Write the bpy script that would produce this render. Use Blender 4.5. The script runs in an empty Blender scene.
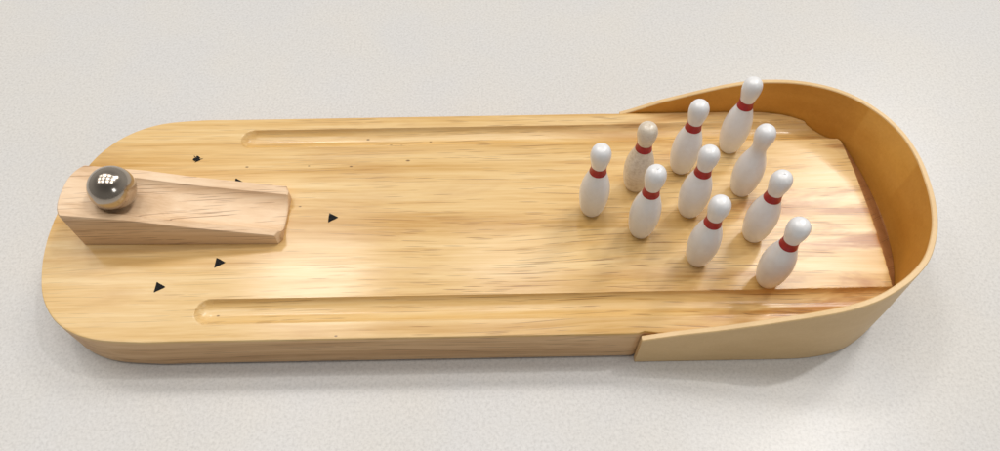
import bpy, bmesh, math, random
import numpy as np
from mathutils import Vector, noise as mnoise

random.seed(7)
S = 0.01                      # all builder sizes below are in centimetres
scene = bpy.context.scene
C = scene.collection

# ------------------------------------------------------------------ camera
cam_d = bpy.data.cameras.new("camera")
cam = bpy.data.objects.new("camera", cam_d)
C.objects.link(cam)
cam.location = (-0.1525 * S, -15.0516 * S, 21.4507 * S)
cam.rotation_euler = (math.radians(34.0953), math.radians(0.3710), math.radians(-0.9432))
cam_d.sensor_width = 36.0
cam_d.lens = 0.7013 * 36.0
cam_d.clip_start = 0.005
cam_d.clip_end = 100
scene.camera = cam
scene.view_settings.view_transform = 'Standard'
scene.view_settings.look = 'None'
scene.view_settings.exposure = 0.24
scene.view_settings.gamma = 1.0

# ------------------------------------------------------------------ room light
world = bpy.data.worlds.new("World")
scene.world = world
world.use_nodes = True
wn = world.node_tree.nodes
wl = world.node_tree.links
bg = wn['Background']
tc = wn.new('ShaderNodeTexCoord')
sep = wn.new('ShaderNodeSeparateXYZ')
wl.new(tc.outputs['Generated'], sep.inputs[0])
# a plain room: dim walls, brighter ceiling, darker on the side the photographer stands
mr = wn.new('ShaderNodeMapRange')
mr.inputs['From Min'].default_value = -0.8
mr.inputs['From Max'].default_value = 0.6
mr.inputs['To Min'].default_value = 0.15
mr.inputs['To Max'].default_value = 0.34
wl.new(sep.outputs['Y'], mr.inputs['Value'])
bg.inputs['Color'].default_value = (1.0, 0.965, 0.92, 1)
mz = wn.new('ShaderNodeMapRange')          # the ceiling between its panels is dimmer than the walls
mz.inputs['From Min'].default_value = 0.35
mz.inputs['From Max'].default_value = 0.85
mz.inputs['To Min'].default_value = 1.15
mz.inputs['To Max'].default_value = 0.50
wl.new(sep.outputs['Z'], mz.inputs['Value'])
mm_ = wn.new('ShaderNodeMath'); mm_.operation = 'MULTIPLY'
wl.new(mr.outputs[0], mm_.inputs[0]); wl.new(mz.outputs[0], mm_.inputs[1])
wl.new(mm_.outputs[0], bg.inputs['Strength'])


def area(name, loc, size, power, color, target=(0.0, 0.0, 0.0)):
    d = bpy.data.lights.new(name, 'AREA')
    d.shape = 'RECTANGLE'
    d.size, d.size_y = size
    d.energy = power
    d.color = color
    o = bpy.data.objects.new(name, d)
    o.location = loc
    v = Vector(target) - Vector(loc)
    o.rotation_euler = v.to_track_quat('-Z', 'Y').to_euler()
    C.objects.link(o)
    return o


WARM = (1.0, 0.965, 0.925)
# rows of small ceiling panels behind the table: steep light, soft shadows towards the viewer
for ix in range(4):
    for iy in range(3):
        lx, ly = -1.40 + ix * 0.72, (-0.15, 0.42, 1.12)[iy]
        power = (2.3, 2.4, (2.0, 8.5, 3.6, 1.4)[ix])[iy]
        area('ceiling_panel_light', (lx, ly, 2.0), (0.38, 0.34) if power > 8 else (0.34 + 0.05 * ((ix * 2 + iy) % 3), 0.30 + 0.05 * ((ix + iy) % 3)), power, WARM, target=(lx, ly, 0.0))
# bright panel whose mirror image lies on the right end of the lane
area('ceiling_panel_light', (1.22, 1.32, 2.0), (0.36, 0.62), 12.0, WARM, target=(0.1, 0.0, 0.0))
# small downlight mirrored in the table at the lower right
area('ceiling_panel_light', (1.0, 0.50, 2.0), (0.06, 0.06), 5.0, (1, 0.98, 0.95))
# cool window light from the viewer's right
area('window_light', (1.3, -1.5, 1.2), (0.5, 0.6), 3.0, (0.85, 0.93, 1.0))


# ------------------------------------------------------------------ helpers
def tag(o, label=None, cat=None, group=None, kind=None):
    if label: o['label'] = label
    if cat: o['category'] = cat
    if group: o['group'] = group
    if kind: o['kind'] = kind
    return o


def empty(name, loc=(0, 0, 0), rz=0.0):
    o = bpy.data.objects.new(name, None)
    o.empty_display_size = 0.01
    o.location = Vector(loc) * S
    o.rotation_euler = (0, 0, rz)
    C.objects.link(o)
    return o


def mesh_obj(name, verts, faces, mats, parent=None, smooth=True, midx=None, sharp=None):
    me = bpy.data.meshes.new(name)
    me.from_pydata([(v[0] * S, v[1] * S, v[2] * S) for v in verts], [], faces)
    me.update()
    for m in mats: me.materials.append(m)
    bm = bmesh.new(); bm.from_mesh(me)
    bmesh.ops.recalc_face_normals(bm, faces=bm.faces)
    for i, f in enumerate(bm.faces):
        f.smooth = smooth
    if sharp:
        a = math.radians(sharp)
        for e in bm.edges:
            if len(e.link_faces) == 2 and e.calc_face_angle(0) > a: e.smooth = False
    bm.to_mesh(me); bm.free()
    if midx:
        for p_, m in zip(me.polygons, midx): p_.material_index = m
    o = bpy.data.objects.new(name, me)
    C.objects.link(o)
    if parent: o.parent = parent
    return o


def interp(x, pts):
    xs = [p[0] for p in pts]; ys = [p[1] for p in pts]
    return float(np.interp(x, xs, ys))


def smoothstep(a, b, x):
    t = min(1, max(0, (x - a) / (b - a)))
    return t * t * (3 - 2 * t)


def catmull(pts, n):
    out = []
    P = [np.array(p, float) for p in pts]
    P = [2 * P[0] - P[1]] + P + [2 * P[-1] - P[-2]]
    for i in range(1, len(P) - 2):
        for k in range(n):
            t = k / n
            a, b, c, d = P[i - 1:i + 3]
            out.append(0.5 * ((2 * b) + (-a + c) * t + (2 * a - 5 * b + 4 * c - d) * t * t + (-a + 3 * b - 3 * c + d) * t ** 3))
    out.append(P[-2])
    return out


# ------------------------------------------------------------------ materials
def new_mat(name):
    m = bpy.data.materials.new(name)
    m.use_nodes = True
    nt = m.node_tree
    return m, nt.nodes, nt.links, nt.nodes['Principled BSDF']


def ramp(N, stops, interp_='LINEAR'):
    r = N.new('ShaderNodeValToRGB')
    r.color_ramp.interpolation = interp_
    e = r.color_ramp.elements
    while len(e) > 1: e.remove(e[-1])
    e[0].position = stops[0][0]; e[0].color = (*stops[0][1], 1)
    for p_, c in stops[1:]:
        k = e.new(p_); k.color = (*c, 1)
    return r


def noise_tex(N, L, vec, scale, detail=4, rough=0.5, dist=0.0):
    n = N.new('ShaderNodeTexNoise')
    n.inputs['Scale'].default_value = scale
    n.inputs['Detail'].default_value = detail
    n.inputs['Roughness'].default_value = rough
    n.inputs['Distortion'].default_value = dist
    L.new(vec, n.inputs['Vector'])
    return n


def mapping(N, L, vec, scale, loc=(0, 0, 0), rot=(0, 0, 0)):
    m = N.new('ShaderNodeMapping')
    m.inputs['Scale'].default_value = scale
    m.inputs['Location'].default_value = loc
    m.inputs['Rotation'].default_value = rot
    L.new(vec, m.inputs['Vector'])
    return m.outputs[0]


def mixc(N, L, fac, a, b, mode='MIX'):
    m = N.new('ShaderNodeMix')
    m.data_type = 'RGBA'; m.blend_type = mode
    for sock, v in ((m.inputs[0], fac), (m.inputs[6], a), (m.inputs[7], b)):
        if isinstance(v, (int, float)): sock.default_value = v
        elif isinstance(v, tuple): sock.default_value = (*v, 1)
        else: L.new(v, sock)
    return m.outputs[2]


def fmath(N, L, op, a, b=None, c=None):
    m = N.new('ShaderNodeMath'); m.operation = op
    for i, v in enumerate((a, b, c)):
        if v is None: continue
        if isinstance(v, (int, float)): m.inputs[i].default_value = v
        else: L.new(v, m.inputs[i])
    return m.outputs[0]


def wood(name, light, mid, dark, pore, gloss=0.25, coat=0.5, seed=0.0, pore_amt=0.8, patch=None, specks=(), bandscale=1.0):
    m, N, L, B = new_mat(name)
    tcn = N.new('ShaderNodeTexCoord')
    v = mapping(N, L, tcn.outputs['Object'], (100, 100, 100), loc=(seed, seed * 0.7, seed * 0.3))   # centimetres
    # gentle waviness of the grain
    wv = noise_tex(N, L, mapping(N, L, v, (0.07, 0.32, 0.32)), 1.0, 1, 0.5)
    off = N.new('ShaderNodeVectorMath'); off.operation = 'MULTIPLY_ADD'
    L.new(wv.outputs['Color'], off.inputs[0]); off.inputs[1].default_value = (0.0, 0.9, 0.9); L.new(v, off.inputs[2])
    vg = off.outputs[0]
    # growth-ring bands, broad
    b1 = noise_tex(N, L, mapping(N, L, vg, (0.045, 0.9 * bandscale, 0.9 * bandscale)), 1.0, 3, 0.55)
    # medium streaks
    b2 = noise_tex(N, L, mapping(N, L, vg, (0.12, 4.2, 4.2)), 1.0, 4, 0.6)
    # fine fibre
    b3 = noise_tex(N, L, mapping(N, L, vg, (0.50, 13, 13)), 1.0, 3, 0.6)
    s = fmath(N, L, 'MULTIPLY_ADD', b1.outputs[0], 0.55, fmath(N, L, 'MULTIPLY_ADD', b2.outputs[0], 0.30, fmath(N, L, 'MULTIPLY', b3.outputs[0], 0.20)))
    r = ramp(N, [(0.40, light), (0.525, mid), (0.65, dark)])
    L.new(s, r.inputs[0])
    col = r.outputs[0]
    if patch:
        pn = noise_tex(N, L, mapping(N, L, vg, (0.13, 0.75, 0.75), loc=(5, 3, 1)), 1.0, 5, 0.62, 0.5)
        pr = ramp(N, [(0.50, (0, 0, 0)), (0.62, (1, 1, 1))]); L.new(pn.outputs[0], pr.inputs[0])
        # stronger figure towards the pin end of the plank
        sx = N.new('ShaderNodeSeparateXYZ'); L.new(tcn.outputs['Object'], sx.inputs[0])
        mx = N.new('ShaderNodeMapRange'); L.new(sx.outputs[0], mx.inputs['Value'])
        mx.inputs['From Min'].default_value = 0.02; mx.inputs['From Max'].default_value = 0.13
        mx.inputs['To Min'].default_value = 0.18; mx.inputs['To Max'].default_value = 1.0
        col = mixc(N, L, fmath(N, L, 'MULTIPLY', pr.outputs[0], mx.outputs[0]), col, patch)
    # pores: short dark dashes along the grain, clustered
    cl = noise_tex(N, L, mapping(N, L, v, (0.22, 0.7, 0.7), loc=(1, 4, 7)), 1.0, 2, 0.5)
    clr = ramp(N, [(0.34, (0.0, 0.0, 0.0)), (0.56, (1, 1, 1))]); L.new(cl.outputs[0], clr.inputs[0])
    sg = N.new('ShaderNodeSeparateXYZ'); L.new(vg, sg.inputs[0])
    across = fmath(N, L, 'ADD', sg.outputs[1], fmath(N, L, 'MULTIPLY', sg.outputs[2], 0.83))

    def dashes(rows, per_cm, thr, width, k):
        ry = fmath(N, L, 'MULTIPLY', across, rows)
        row = fmath(N, L, 'FLOOR', ry); fy = fmath(N, L, 'FRACT', ry)
        w1 = N.new('ShaderNodeTexWhiteNoise'); w1.noise_dimensions = '1D'
        L.new(fmath(N, L, 'ADD', row, k), w1.inputs['W'])
        rx = fmath(N, L, 'ADD', fmath(N, L, 'MULTIPLY', sg.outputs[0], per_cm), fmath(N, L, 'MULTIPLY', w1.outputs[0], 17.0))
        cx_ = fmath(N, L, 'FLOOR', rx); fx = fmath(N, L, 'FRACT', rx)
        cv = N.new('ShaderNodeCombineXYZ'); L.new(cx_, cv.inputs[0]); L.new(row, cv.inputs[1]); cv.inputs[2].default_value = k
        w2 = N.new('ShaderNodeTexWhiteNoise'); w2.noise_dimensions = '3D'; L.new(cv.outputs[0], w2.inputs['Vector'])
        on = N.new('ShaderNodeMapRange'); L.new(w2.outputs[0], on.inputs['Value'])
        # threshold falls where the cluster noise is high
        cr = N.new('ShaderNodeMapRange'); L.new(clr.outputs[0], cr.inputs['Value'])
        cr.inputs['To Min'].default_value = min(0.995, thr + (1 - thr) * 0.75); cr.inputs['To Max'].default_value = thr
        L.new(cr.outputs[0], on.inputs['From Min']); on.inputs['From Max'].default_value = 1.0
        on.inputs['To Min'].default_value = 0.0; on.inputs['To Max'].default_value = 1.0
        up = fmath(N, L, 'MINIMUM', fmath(N, L, 'MULTIPLY', on.outputs[0], 6.0), 1.0)
        # profile across and along, thin and tapering
        py = fmath(N, L, 'ABSOLUTE', fmath(N, L, 'SUBTRACT', fy, 0.5))
        px = fmath(N, L, 'ABSOLUTE', fmath(N, L, 'SUBTRACT', fx, 0.5))
        taper = fmath(N, L, 'SUBTRACT', 1.0, fmath(N, L, 'POWER', fmath(N, L, 'MULTIPLY', px, 2.0), 2.0))
        m_ = N.new('ShaderNodeMapRange'); L.new(fmath(N, L, 'DIVIDE', py, fmath(N, L, 'MAXIMUM', taper, 0.02)), m_.inputs['Value'])
        m_.inputs['From Min'].default_value = width; m_.inputs['From Max'].default_value = width * 0.4
        st = fmath(N, L, 'MULTIPLY_ADD', fmath(N, L, 'FRACT', fmath(N, L, 'MULTIPLY', w2.outputs[0], 91.7)), 0.6, 0.4)
        return fmath(N, L, 'MULTIPLY', fmath(N, L, 'MULTIPLY', m_.outputs[0], up), st)

    d1 = dashes(17.0, 1.2, 0.83, 0.27, 3.0)
    d2 = dashes(12.0, 0.42, 0.82, 0.22, 11.0)
    pf = fmath(N, L, 'MULTIPLY', fmath(N, L, 'MAXIMUM', d1, d2), pore_amt)
    if patch:                        # the pores of this plank thin out towards the ramp end
        sp_ = N.new('ShaderNodeSeparateXYZ'); L.new(tcn.outputs['Object'], sp_.inputs[0])
        mp_ = N.new('ShaderNodeMapRange'); L.new(sp_.outputs[0], mp_.inputs['Value'])
        mp_.inputs['From Min'].default_value = -0.13; mp_.inputs['From Max'].default_value = 0.01
        mp_.inputs['To Min'].default_value = 0.35; mp_.inputs['To Max'].default_value = 1.0
        pf = fmath(N, L, 'MULTIPLY', pf, mp_.outputs[0])
    col = mixc(N, L, pf, col, pore)
    # single specks and pin knots
    for (sx_, sy_, rad) in specks:
        sc = N.new('ShaderNodeVectorMath'); sc.operation = 'MULTIPLY_ADD'
        L.new(tcn.outputs['Object'], sc.inputs[0])
        sc.inputs[1].default_value = (100 / rad / 2.0, 100 / rad, 0)
        sc.inputs[2].default_value = (-sx_ / rad / 2.0, -sy_ / rad, 0)
        ln = N.new('ShaderNodeVectorMath'); ln.operation = 'LENGTH'; L.new(sc.outputs[0], ln.inputs[0])
        mm = N.new('ShaderNodeMapRange'); L.new(ln.outputs['Value'], mm.inputs['Value'])
        mm.inputs['From Min'].default_value = 1.2; mm.inputs['From Max'].default_value = 0.5
        mm.inputs['To Min'].default_value = 0; mm.inputs['To Max'].default_value = 0.85
        col = mixc(N, L, mm.outputs[0], col, (0.12, 0.05, 0.015))
    L.new(col, B.inputs['Base Color'])
    rr = N.new('ShaderNodeMapRange'); L.new(b2.outputs[0], rr.inputs['Value'])
    rr.inputs['To Min'].default_value = gloss + 0.12; rr.inputs['To Max'].default_value = gloss + 0.28
    L.new(rr.outputs[0], B.inputs['Roughness'])
    B.inputs['Coat Weight'].default_value = coat
    B.inputs['Coat Roughness'].default_value = gloss
    B.inputs['Specular IOR Level'].default_value = 0.3
    B.inputs['Coat IOR'].default_value = 1.5
    bp = N.new('ShaderNodeBump'); bp.inputs['Strength'].default_value = 0.35; bp.inputs['Distance'].default_value = 0.0001
    hh = fmath(N, L, 'SUBTRACT', fmath(N, L, 'MULTIPLY', b2.outputs[0], 0.5), pf)
    L.new(hh, bp.inputs['Height'])
    L.new(bp.outputs[0], B.inputs['Normal'])
    bc = N.new('ShaderNodeBump'); bc.inputs['Strength'].default_value = 0.12; bc.inputs['Distance'].default_value = 0.0001
    L.new(hh, bc.inputs['Height']); L.new(bc.outputs[0], B.inputs['Coat Normal'])
    return m


SPECKS = [(-3.63, 2.64, .045), (-5.85, 2.39, .035), (-7.51, 2.45, .025), (-9.94, 2.45, .035), (-7.58, 0.49, .03), (-4.41, 3.67, .035),
          (-3.97, 3.63, .025), (-5.37, 4.01, .035), (-2.81, 3.85, .03), (-5.61, -4.88, .03), (-9.85, -3.9, .03)]
M_board = wood('lacquered_pale_wood', (0.83, 0.61, 0.31), (0.74, 0.49, 0.20), (0.59, 0.335, 0.09), (0.17, 0.055, 0.012),
               gloss=0.17, coat=0.42, seed=2.0, patch=(0.42, 0.17, 0.032), specks=SPECKS)
M_ramp = wood('bare_pale_wood', (0.88, 0.67, 0.46), (0.81, 0.58, 0.37), (0.68, 0.45, 0.26), (0.24, 0.11, 0.055),
              gloss=0.38, coat=0.12, seed=21.0, pore_amt=0.9, bandscale=1.6)

M_side = wood('sanded_board_side', (0.80, 0.535, 0.29), (0.70, 0.44, 0.215), (0.54, 0.305, 0.135), (0.22, 0.09, 0.04),
              gloss=0.35, coat=0.15, seed=2.0, bandscale=1.8)
M_endgrain = wood('stained_end_grain', (0.40, 0.19, 0.075), (0.34, 0.15, 0.055), (0.26, 0.105, 0.035), (0.15, 0.06, 0.02),
                  gloss=0.3, coat=0.2, seed=40.0)


def strip_mat(name, c1, c2, gloss, coat):
    m, N, L, B = new_mat(name)
    tcn = N.new('ShaderNodeTexCoord')
    v = mapping(N, L, tcn.outputs['Object'], (100, 100, 100))
    a = noise_tex(N, L, mapping(N, L, v, (0.35, 0.35, 0.9)), 1.0, 4, 0.6)
    b = noise_tex(N, L, mapping(N, L, v, (9, 9, 9)), 1.0, 3, 0.7)
    s = fmath(N, L, 'MULTIPLY_ADD', a.outputs[0], 0.7, fmath(N, L, 'MULTIPLY', b.outputs[0], 0.3))
    r = ramp(N, [(0.32, c1), (0.68, c2)]); L.new(s, r.inputs[0])
    L.new(r.outputs[0], B.inputs['Base Color'])
    B.inputs['Roughness'].default_value = gloss
    B.inputs['Coat Weight'].default_value = coat
    B.inputs['Coat Roughness'].default_value = 0.25
    bp = N.new('ShaderNodeBump'); bp.inputs['Strength'].default_value = 0.3; bp.inputs['Distance'].default_value = 0.0001
    L.new(b.outputs[0], bp.inputs['Height']); L.new(bp.outputs[0], B.inputs['Normal'])
    return m


M_in = strip_mat('orange_lacquered_fibreboard', (0.56, 0.25, 0.028), (0.70, 0.35, 0.055), 0.45, 0.3)
M_out = strip_mat('tan_fibreboard', (0.68, 0.45, 0.20), (0.79, 0.55, 0.27), 0.5, 0.15)
M_edge = strip_mat('pale_cut_edge', (0.68, 0.45, 0.20), (0.80, 0.56, 0.28), 0.45, 0.3)


def pin_mat(name, base, dirt, amount, scale=6.0, seed=0.0):
    m, N, L, B = new_mat(name)
    tcn = N.new('ShaderNodeTexCoord')
    oi = N.new('ShaderNodeObjectInfo')
    add = N.new('ShaderNodeVectorMath'); add.operation = 'MULTIPLY_ADD'
    L.new(tcn.outputs['Object'], add.inputs[0]); add.inputs[1].default_value = (100, 100, 100)
    rv = N.new('ShaderNodeCombineXYZ')
    rm = fmath(N, L, 'MULTIPLY', oi.outputs['Random'], 37.0)
    L.new(rm, rv.inputs[0]); L.new(rm, rv.inputs[1])
    L.new(rv.outputs[0], add.inputs[2])
    a = noise_tex(N, L, add.outputs[0], scale, 6, 0.7)
    b = noise_tex(N, L, add.outputs[0], 1.4, 3, 0.6)
    s = fmath(N, L, 'MULTIPLY', a.outputs[0], fmath(N, L, 'ADD', b.outputs[0], 0.45))
    r = ramp(N, [(0.42, (0, 0, 0)), (0.72, (1, 1, 1))]); L.new(s, r.inputs[0])
    f = fmath(N, L, 'MULTIPLY', r.outputs[0], amount)
    L.new(mixc(N, L, f, base, dirt), B.inputs['Base Color'])
    B.inputs['Roughness'].default_value = 0.30
    B.inputs['Coat Weight'].default_value = 0.5
    B.inputs['Coat Roughness'].default_value = 0.2
    bp = N.new('ShaderNodeBump'); bp.inputs['Strength'].default_value = 0.2; bp.inputs['Distance'].default_value = 0.0001
    L.new(b.outputs[0], bp.inputs['Height']); L.new(bp.outputs[0], B.inputs['Normal'])
    return m


M_pin = pin_mat('white_gloss_paint', (0.83, 0.83, 0.84), (0.60, 0.53, 0.45), 0.16)
M_pin_dirty = pin_mat('grimy_speckled_paint', (0.75, 0.66, 0.54), (0.45, 0.34, 0.23), 0.65, scale=9)

m, N, L, B = new_mat('red_paint'); M_red = m
tcn = N.new('ShaderNodeTexCoord')
rn = noise_tex(N, L, tcn.outputs['Object'], 500, 4, 0.6)
rr_ = ramp(N, [(0.35, (0.33, 0.003, 0.010)), (0.7, (0.45, 0.009, 0.020))]); L.new(rn.outputs[0], rr_.inputs[0])
L.new(rr_.outputs[0], B.inputs['Base Color']); B.inputs['Roughness'].default_value = 0.4

m, N, L, B = new_mat('polished_steel'); M_steel = m
B.inputs['Base Color'].default_value = (0.47, 0.41, 0.345, 1)
B.inputs['Metallic'].default_value = 1.0
tcn = N.new('ShaderNodeTexCoord')
rn = noise_tex(N, L, tcn.outputs['Object'], 300, 4, 0.6)
mrr = N.new('ShaderNodeMapRange'); L.new(rn.outputs[0], mrr.inputs['Value'])
mrr.inputs['To Min'].default_value = 0.10; mrr.inputs['To Max'].default_value = 0.22
L.new(mrr.outputs[0], B.inputs['Roughness'])

m, N, L, B = new_mat('black_print_ink'); M_ink = m
tcn = N.new('ShaderNodeTexCoord')
rn = noise_tex(N, L, tcn.outputs['Object'], 1500, 3, 0.6)
rr_ = ramp(N, [(0.4, (0.008, 0.008, 0.009)), (0.75, (0.03, 0.028, 0.025))]); L.new(rn.outputs[0], rr_.inputs[0])
L.new(rr_.outputs[0], B.inputs['Base Color']); B.inputs['Roughness'].default_value = 0.5; B.inputs['Specular IOR Level'].default_value = 0.05

m, N, L, B = new_mat('speckled_laminate'); M_table = m
tcn = N.new('ShaderNodeTexCoord')
v = mapping(N, L, tcn.outputs['Object'], (100, 100, 100))
t1 = noise_tex(N, L, v, 9.0, 3, 0.7)
t2 = noise_tex(N, L, v, 0.25, 3, 0.5)
t3 = noise_tex(N, L, mapping(N, L, v, (1, 1, 1), loc=(31, 11, 4)), 9.0, 2, 0.6)
r1 = ramp(N, [(0.32, (0.585, 0.575, 0.56)), (0.5, (0.665, 0.655, 0.637)), (0.68, (0.715, 0.705, 0.69))]); L.new(t1.outputs[0], r1.inputs[0])
r3 = ramp(N, [(0.60, (0, 0, 0)), (0.72, (1, 1, 1))]); L.new(t3.outputs[0], r3.inputs[0])
cc = mixc(N, L, fmath(N, L, 'MULTIPLY', r3.outputs[0], 0.22), r1.outputs[0], (0.48, 0.45, 0.42))
r2 = ramp(N, [(0.35, (0.975, 0.98, 0.99)), (0.65, (1.0, 0.99, 0.97))]); L.new(t2.outputs[0], r2.inputs[0])
L.new(mixc(N, L, 1.0, cc, r2.outputs[0], 'MULTIPLY'), B.inputs['Base Color'])
B.inputs['Roughness'].default_value = 0.28
B.inputs['Specular IOR Level'].default_value = 0.4
bp = N.new('ShaderNodeBump'); bp.inputs['Strength'].default_value = 0.25; bp.inputs['Distance'].default_value = 0.0001
L.new(t1.outputs[0], bp.inputs['Height']); L.new(bp.outputs[0], B.inputs['Normal'])

# ------------------------------------------------------------------ the setting: the table top
T = 1.896
TZ = -T
mesh_obj_ = mesh_obj('tabletop', [(-90, -45, TZ - 2.5), (90, -45, TZ - 2.5), (90, 75, TZ - 2.5), (-90, 75, TZ - 2.5),
                                  (-90, -45, TZ), (90, -45, TZ), (90, 75, TZ), (-90, 75, TZ)],
                     [(3, 2, 1, 0), (4, 5, 6, 7), (0, 1, 5, 4), (1, 2, 6, 5), (2, 3, 7, 6), (3, 0, 4, 7)], [M_table], smooth=False)
tag(mesh_obj_, kind='structure')

# ------------------------------------------------------------------ the bowling board
left_half = catmull([(-16.68, 0.0), (-16.62, 1.0), (-16.40, 2.1), (-15.93, 3.30), (-15.10, 4.25), (-13.9, 4.82), (-12.3, 5.0), (-11.0, 5.0)], 16)
inner_half = catmull([(9.0, 5.0), (10.4, 4.985), (11.3, 4.88), (12.05, 4.66), (12.95, 4.10), (13.62, 3.40), (14.12, 2.3), (14.38, 1.2), (14.47, 0.0)], 16)


def half_width(x):
    if x < -11.0:
        xs = [p[0] for p in left_half]; ys = [p[1] for p in left_half]
        return float(np.interp(x, xs, ys))
    if x > 9.0:
        xs = [p[0] for p in inner_half]; ys = [p[1] for p in inner_half]
        return float(np.interp(x, xs, ys)) - 0.012
    return 5.0 - 0.012 * smoothstep(4.3, 4.6, x)


G0, G1 = 3.40, 4.36          # gutter, across the board
GX = -10.55                  # where the gutters start


def lane_end(y):
    return 13.60 + 0.14 * (1 - (y / 3.4) ** 2) + y * 0.02


def lane_depth(x, y):
    d = 0.0
    ay = abs(y)
    gc, gr = (G0 + G1) / 2, (G1 - G0) / 2
    gx0 = GX + gr + (0.12 if y > 0 else 0.0)
    dist = abs(ay - gc) if x > gx0 else math.hypot((x - gx0) , ay - gc)
    if dist < gr:
        q = dist / gr
        # one lip is cut crisper than the other
        side = (ay - gc) / gr if x > gx0 else 0.0
        if y > 0: side = -side
        d = 0.30 * max(0, 1 - q * q) ** (0.80 + 0.28 * side)
    # cut-down edge in front of the end wall
    xe = lane_end(y)
    if x > xe and ay < 3.55:
        d = max(d, min(0.5, (x - xe) * 0.75))
    return d


def build_board(parent):
    xs = []
    for i in range(70):                       # cosine spacing into the round left end
        xs.append(-16.68 + 5.68 * (1 - math.cos(math.pi / 2 * i / 70)))
    xs += list(np.linspace(-11.0, -9.8, 40, endpoint=False))
    xs += list(np.linspace(-9.8, 10.0, 90, endpoint=False))
    for i in range(121):
        xs.append(10.0 + 4.455 * math.sin(math.pi / 2 * i / 120))
    NV = 300
    vs = np.linspace(-1, 1, NV + 1)
    # finer columns at the shoulders of the edge rounding
    verts, faces = [], []
    bev = 0.07
    for x in xs:
        w = max(half_width(x), 0.02)
        row = []
        # slight notch where the strip starts
        nf = 0.07 * smoothstep(4.52, 4.60, x) * (1 - smoothstep(4.75, 5.15, x))
        for v in vs:
            y = v * w + (nf * smoothstep(0.94, 1.0, -v) if v < 0 else 0)
            e = min(w - abs(y), bev)
            if nf and v < 0: e = min(w - nf - abs(y), bev)
            z = -(bev - math.sqrt(max(0, bev * bev - (bev - e) ** 2)))
            row.append((x, y, z - lane_depth(x, y)))
        verts += row
    nx = len(xs); n = NV + 1
    for i in range(nx - 1):
        for j in range(NV):
            a = i * n + j
            faces.append((a, a + n, a + n + 1, a + 1))
    n_top = len(faces)
    # perimeter, then the side wall with a softly rounded lower edge
    per = [j for j in range(n)]
    per += [i * n + NV for i in range(1, nx)]
    per += [(nx - 1) * n + j for j in range(NV - 1, -1, -1)]
    per += [i * n for i in range(nx - 2, 0, -1)]
    prev = per
    for (zz, ins) in ((-0.35, 0.0), (TZ + 0.18, 0.0), (TZ + 0.09, 0.03), (TZ + 0.05, 0.09), (TZ + 0.045, 0.22)):
        cur = []
        for k in per:
            x, y, _ = verts[k]
            r = math.hypot(x, y) or 1
            nxv = 1 if x > 13 else (-1 if x < -15 else 0)
            cx_ = x * (1 - ins / 16.0)
            cy_ = y * (1 - ins / 5.0)
            zt = min(verts[k][2] - 0.02, zz)
            cur.append(len(verts)); verts.append((cx_, cy_, zt))
        m_ = len(per)
        for q in range(m_):
            faces.append((prev[q], prev[(q + 1) % m_], cur[(q + 1) % m_], cur[q]))
        prev = cur
    faces.append(tuple(prev))
    mi = []
    for f in faces:
        x = sum(verts[k][0] for k in f[:4]) / 4; y = sum(verts[k][1] for k in f[:4]) / 4; z = verts[f[0]][2]
        mi.append(2 if len(mi) >= n_top else (1 if (abs(y) < 3.5 and x > lane_end(y)) else 0))
    return mesh_obj('lane_board', verts, faces, [M_board, M_endgrain, M_side], parent, smooth=True, midx=mi, sharp=33)


board = empty('bowling_board', (0, 0, TZ))
tag(board, 'long pale wooden bowling board with round left end and curved orange wall at right', 'tabletop bowling board')
ob = build_board(board); ob.location = (0, 0, T * S)


def resample(P, n):
    P = [np.array(p, float) for p in P]
    d = [0.0]
    for i in range(1, len(P)): d.append(d[-1] + float(np.linalg.norm((P[i] - P[i - 1])[:2])))
    q = np.linspace(0, d[-1], n)
    return [tuple(float(np.interp(t, d, [p[k] for p in P])) for k in range(len(P[0]))) for t in q]


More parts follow.
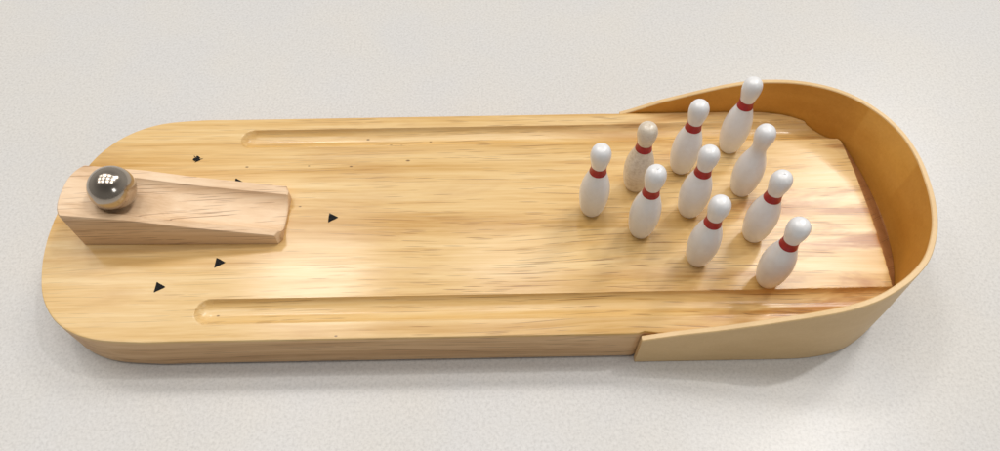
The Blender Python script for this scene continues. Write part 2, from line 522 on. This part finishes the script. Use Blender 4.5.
def build_wall(parent):
    # base path from the front start, round the end, to the back start; the rim path leans a little outwards at the end
    end_f = [(p[0], -p[1]) for p in inner_half]
    end_b = [(p[0], p[1]) for p in inner_half[::-1]][1:]
    base = [(x, -5.0) for x in np.linspace(4.62, 9.0, 26, endpoint=False)] + resample(end_f + end_b, 130) + \
           [(x, 5.0) for x in np.linspace(9.0, 5.02, 26)][1:]
    hf = [(4.6, -0.13), (5.0, 0.0), (5.8, 0.24), (7.06, 0.52), (8.27, 0.87), (9.0, 1.12)]
    hb = [(5.0, -0.13), (5.45, 0.04), (6.6, 0.56), (8.1, 1.07), (9.0, 1.35)]
    rim_c = catmull([(9.0, -5.2, 1.12), (9.85, -5.22, 1.45), (10.8, -5.15, 1.70), (11.75, -4.90, 1.82), (12.6, -4.48, 1.85), (13.3, -4.0, 1.85),
                     (13.87, -3.46, 1.87), (14.3, -2.8, 1.90), (14.63, -2.05, 1.95), (14.86, -1.1, 2.0), (14.99, -0.1, 2.0), (15.02, 0.75, 1.99),
                     (14.95, 1.72, 1.93), (14.74, 2.5, 1.88), (14.42, 3.12, 1.86), (13.9, 3.83, 1.82), (13.24, 4.40, 1.77), (12.5, 4.79, 1.72),
                     (11.7, 5.04, 1.67), (10.9, 5.17, 1.61), (10.0, 5.2, 1.55), (9.0, 5.2, 1.35)], 10)
    rim = [(x, -5.2, interp(x, hf)) for x in np.linspace(4.62, 9.0, 26, endpoint=False)] + resample(rim_c, 130) + \
          [(x, 5.2, interp(x, hb)) for x in np.linspace(9.0, 5.02, 26)][1:]
    th = 0.20
    verts, faces, mi = [], [], []
    n = len(base)

    def nrm(P, i):
        a = P[max(0, i - 1)]; b = P[min(n - 1, i + 1)]
        t = Vector((b[0] - a[0], b[1] - a[1])).normalized()
        return Vector((t.y, -t.x))

    for i in range(n):
        B_ = Vector(base[i]); nb = nrm(base, i)
        R_ = Vector(rim[i][:2]); nr = nrm(rim, i); h = rim[i][2]
        zm = min(-0.15, h - 0.08)
        def bp_(o, z): v_ = B_ + nb * o; return (v_.x, v_.y, z)
        def rp_(o, z): v_ = R_ + nr * (o - th); return (v_.x, v_.y, z)
        verts += [bp_(0, TZ + 0.03), bp_(0, zm), rp_(0, h - 0.03), rp_(0.03, h), rp_(th - 0.03, h), rp_(th, h - 0.035), bp_(th, zm),
                  bp_(th, TZ + 0.05), bp_(th - 0.04, TZ + 0.01), bp_(0.03, TZ + 0.01)]
    k = 10
    for i in range(n - 1):
        for j in range(k):
            a = i * k + j; b = i * k + (j + 1) % k
            faces.append((a, b, b + k, a + k))
            mi.append({0: 0, 1: 0, 2: 2, 3: 2, 4: 2, 9: 0}.get(j, 1))
    faces.append(tuple(range(k))); mi.append(1)
    faces.append(tuple((n - 1) * k + j for j in range(k))); mi.append(1)
    return mesh_obj('end_wall', verts, faces, [M_in, M_out, M_edge], parent, smooth=True, midx=mi, sharp=35)


ow = build_wall(board); ow.location = (0, 0, T * S)
tag(ow, 'curved strip, orange inside and tan outside')


def arrow(cx, cy, worn, parent):
    ln, hw = 0.36, 0.215
    tri = [(-ln * 0.42, hw), (-ln * 0.42, -hw), (ln * 0.58, 0.0)]
    pts = []
    for i in range(3):
        a = Vector(tri[i]); b = Vector(tri[(i + 1) % 3])
        for k in range(10):
            p_ = a.lerp(b, (k + 0.25) / 10.0)
            j = 0.006
            if worn:
                q = mnoise.noise(Vector((p_.x * 14 + 3, p_.y * 14, 0.4)))
                p_ = p_ * (1.12 - max(0, q) * 1.7)
            pts.append((cx + p_.x + random.uniform(-j, j), cy + p_.y + random.uniform(-j, j)))
    n = len(pts)
    verts = [(x, y, 0.001) for x, y in pts] + [(x, y, 0.010) for x, y in pts]
    faces = [tuple(range(n, 2 * n)), tuple(range(n - 1, -1, -1))] + [(i, (i + 1) % n, (i + 1) % n + n, i + n) for i in range(n)]
    o = mesh_obj('arrow_mark', verts, faces, [M_ink], parent, smooth=False)
    o.location = (0, 0, T * S)
    if worn: tag(o, 'worn and chipped black arrow')
    return o


arrow(-6.28, -0.05, False, board)
arrow(-10.12, 1.68, False, board)
arrow(-10.10, -1.93, False, board)
arrow(-11.98, 2.90, True, board)
arrow(-12.00, -2.89, False, board)


# ------------------------------------------------------------------ the ramp
def build_ramp():
    x0, x1 = -15.22, -7.96
    yb, yf = 1.14, -1.12
    verts, faces = [], []
    NX, NY = 150, 90
    bev = 0.05

    def ztop(x):
        return interp(x, [(-15.4, 1.90), (-12.9, 1.52), (-11.3, 1.14), (-8.0, 0.53)])

    def left_x(y):   # rounded left end
        t = (y - 0.0) / 1.15
        return -15.42 + 0.24 * abs(t) ** 2.6 + (0.12 * max(0, t) ** 3) + 0.07 * abs(t) ** 9

    for i in range(NX + 1):
        u = i / NX
        for j in range(NY + 1):
            v = j / NY
            x = None
            y = yf + (yb - yf) * v
            lx = left_x(y)
            # clipped corner at the back right, small one at the front
            rx = x1 - 0.10 * max(0, (y - (yb - 0.22)) / 0.22) - 0.14 * max(0, ((yf + 0.2) - y) / 0.2)
            x = lx + (rx - lx) * u
            z = ztop(x)
            # channel
            cc, hw = -0.06, 0.80
            sx = -13.5
            cx_ = max(0, sx - x)
            q = math.hypot(cx_ * 1.05, y - cc) / hw
            if q < 1:
                dep = 0.26 + 0.09 * smoothstep(-13, -8.5, x)
                z -= dep * (1 - q ** 3.4) ** 0.8
            e = min(y - yf, yb - y, x - lx, rx - x)
            if e < bev:
                z -= bev - math.sqrt(max(0, bev * bev - (bev - e) ** 2))
            verts.append((x, y, z))
    n = NY + 1
    for i in range(NX):
        for j in range(NY):
            a = i * n + j
            faces.append((a, a + n, a + n + 1, a + 1))
    per = [j for j in range(n)] + [i * n + NY for i in range(1, NX + 1)] + [NX * n + j for j in range(NY - 1, -1, -1)] + [i * n for i in range(NX - 1, 0, -1)]
    prev = per
    for (zz, s) in ((0.03, 1.0), (0.004, 0.985)):
        cur = []
        for k in per:
            x, y, _ = verts[k]
            cur.append(len(verts)); verts.append((-11.6 + (x + 11.6) * (1 - (1 - s) * 0.3), y * s, zz))
        for q in range(len(per)):
            faces.append((prev[q], prev[(q + 1) % len(per)], cur[(q + 1) % len(per)], cur[q]))
        prev = cur
    faces.append(tuple(prev))
    verts = [(x + 11.6, y, z) for x, y, z in verts]
    return mesh_obj('ball_ramp', verts, faces, [M_ramp], None, smooth=True, sharp=40)


rp = build_ramp()
rp.location = (-11.6 * S, -0.01 * S, 0)
rp.rotation_euler = (0, 0, math.radians(-0.9))
tag(rp, 'pale grooved wooden ramp wedge lying on the left end of the board', 'ramp')

# ------------------------------------------------------------------ the ball
bm = bmesh.new()
bmesh.ops.create_uvsphere(bm, u_segments=96, v_segments=64, radius=0.78 * S)
for f in bm.faces: f.smooth = True
me = bpy.data.meshes.new('steel_ball'); bm.to_mesh(me); bm.free(); me.materials.append(M_steel)
ball = bpy.data.objects.new('steel_ball', me); C.objects.link(ball)
ball.location = (-13.50 * S, -0.11 * S, 2.11 * S)
tag(ball, 'shiny steel ball resting in the groove of the wooden ramp', 'ball')

# ------------------------------------------------------------------ the pins
PROF = [(0.0, 0.0), (0.26, 0.0), (0.305, 0.025), (0.355, 0.09), (0.42, 0.26), (0.475, 0.50), (0.515, 0.80), (0.535, 1.10), (0.530, 1.35),
        (0.495, 1.65), (0.435, 1.92), (0.365, 2.15), (0.305, 2.34), (0.272, 2.50), (0.262, 2.62), (0.272, 2.75), (0.300, 2.90),
        (0.335, 3.07), (0.353, 3.24), (0.345, 3.40), (0.300, 3.54), (0.215, 3.64), (0.10, 3.685), (0.0, 3.69)]
dense = catmull([(p[1], p[0]) for p in PROF], 5)        # (z, r)


def lathe(name, prof, mat, parent, seg=56, wob=0.0, sd=0):
    verts, faces = [], []
    for (z, r) in prof:
        for k in range(seg):
            a = 2 * math.pi * k / seg
            w = 1 + wob * mnoise.noise(Vector((math.cos(a) * 1.2 + sd, math.sin(a) * 1.2, z * 0.9)))
            rr = max(r, 0.0005) * w
            verts.append((rr * math.cos(a), rr * math.sin(a), z))
    for i in range(len(prof) - 1):
        for k in range(seg):
            a = i * seg + k; b = i * seg + (k + 1) % seg
            faces.append((a, b, b + seg, a + seg))
    faces.append(tuple(range(seg - 1, -1, -1)))
    faces.append(tuple((len(prof) - 1) * seg + k for k in range(seg)))
    return mesh_obj(name, verts, faces, [mat], parent, smooth=True, sharp=60)


def prof_r(z):
    return float(np.interp(z, [d[0] for d in dense], [max(0, d[1]) for d in dense]))


def make_pin():
    root = empty('bowling_pin')
    prof = [(d[0], max(0.0, d[1])) for d in dense]
    lathe('body', prof, M_pin, root)
    zs = np.linspace(2.38, 2.72, 12)
    bp_ = [(zs[0], prof_r(zs[0]) - 0.02)] + [(z, prof_r(z) + 0.006) for z in zs] + [(zs[-1], prof_r(zs[-1]) - 0.02)]
    lathe('neck_band', bp_, M_red, root)
    # tiny turning nub on top of the head
    lathe('turning_nub', [(3.66, 0.05), (3.693, 0.048), (3.705, 0.03), (3.706, 0.0)], M_pin, root, seg=20)
    return root


def copy_tree(o, parent=None):
    c = o.copy(); C.objects.link(c); c.parent = parent
    for ch in list(o.children): copy_tree(ch, c)
    return c


BASE = 'white pin with red neck band, '
pins = [
    (3.37, 0.0, BASE + 'alone at the triangle tip nearest the ramp', ''),
    (5.12, 1.12, 'grimy beige speckled bowling pin with a red neck band', 'dirty'),
    (5.06, -0.99, BASE + 'in the two-pin row beside the grimy pin', 'nub'),
    (7.00, 1.93, BASE + 'back end of the three-pin row', ''),
    (6.98, -0.13, BASE + 'in the middle of the triangle', ''),
    (6.93, -2.23, BASE + 'front end of the three-pin row', ''),
    (9.08, 2.93, BASE + 'farthest back beside the curved wall', ''),
    (9.11, 0.82, 'plain all-white bowling pin without any red neck band', 'plain'),
    (9.13, -1.25, BASE + 'last row, beside the front corner pin', 'nub'),
    (9.21, -3.13, BASE + 'last row, front corner beside the front gutter', ''),
]
proto = make_pin()
for i, (x, y, lab, flag) in enumerate(pins):
    o = proto if i == 0 else copy_tree(proto)
    o.location = (x * S, (y + 0.07) * S, 0.0006 * S)
    o.rotation_euler = (0, 0, random.uniform(0, 6.28))
    o.scale = (random.uniform(0.985, 1.015), random.uniform(0.985, 1.015), random.uniform(0.985, 1.01))
    tag(o, lab, 'bowling pin', 'bowling pins set up in a triangle')
    if flag == 'dirty': o.scale.z = 0.935
    if flag == 'plain': o.scale.z = 0.965
    pins[i] = (o, flag)
for o, flag in pins:
    for ch in list(o.children):
        nm = ch.name.split('.')[0]
        if nm == 'turning_nub' and flag != 'nub': bpy.data.objects.remove(ch)
        elif nm == 'neck_band' and flag == 'plain': bpy.data.objects.remove(ch)
        elif nm == 'body' and flag == 'dirty':
            ch.data = ch.data.copy(); ch.data.materials[0] = M_pin_dirty
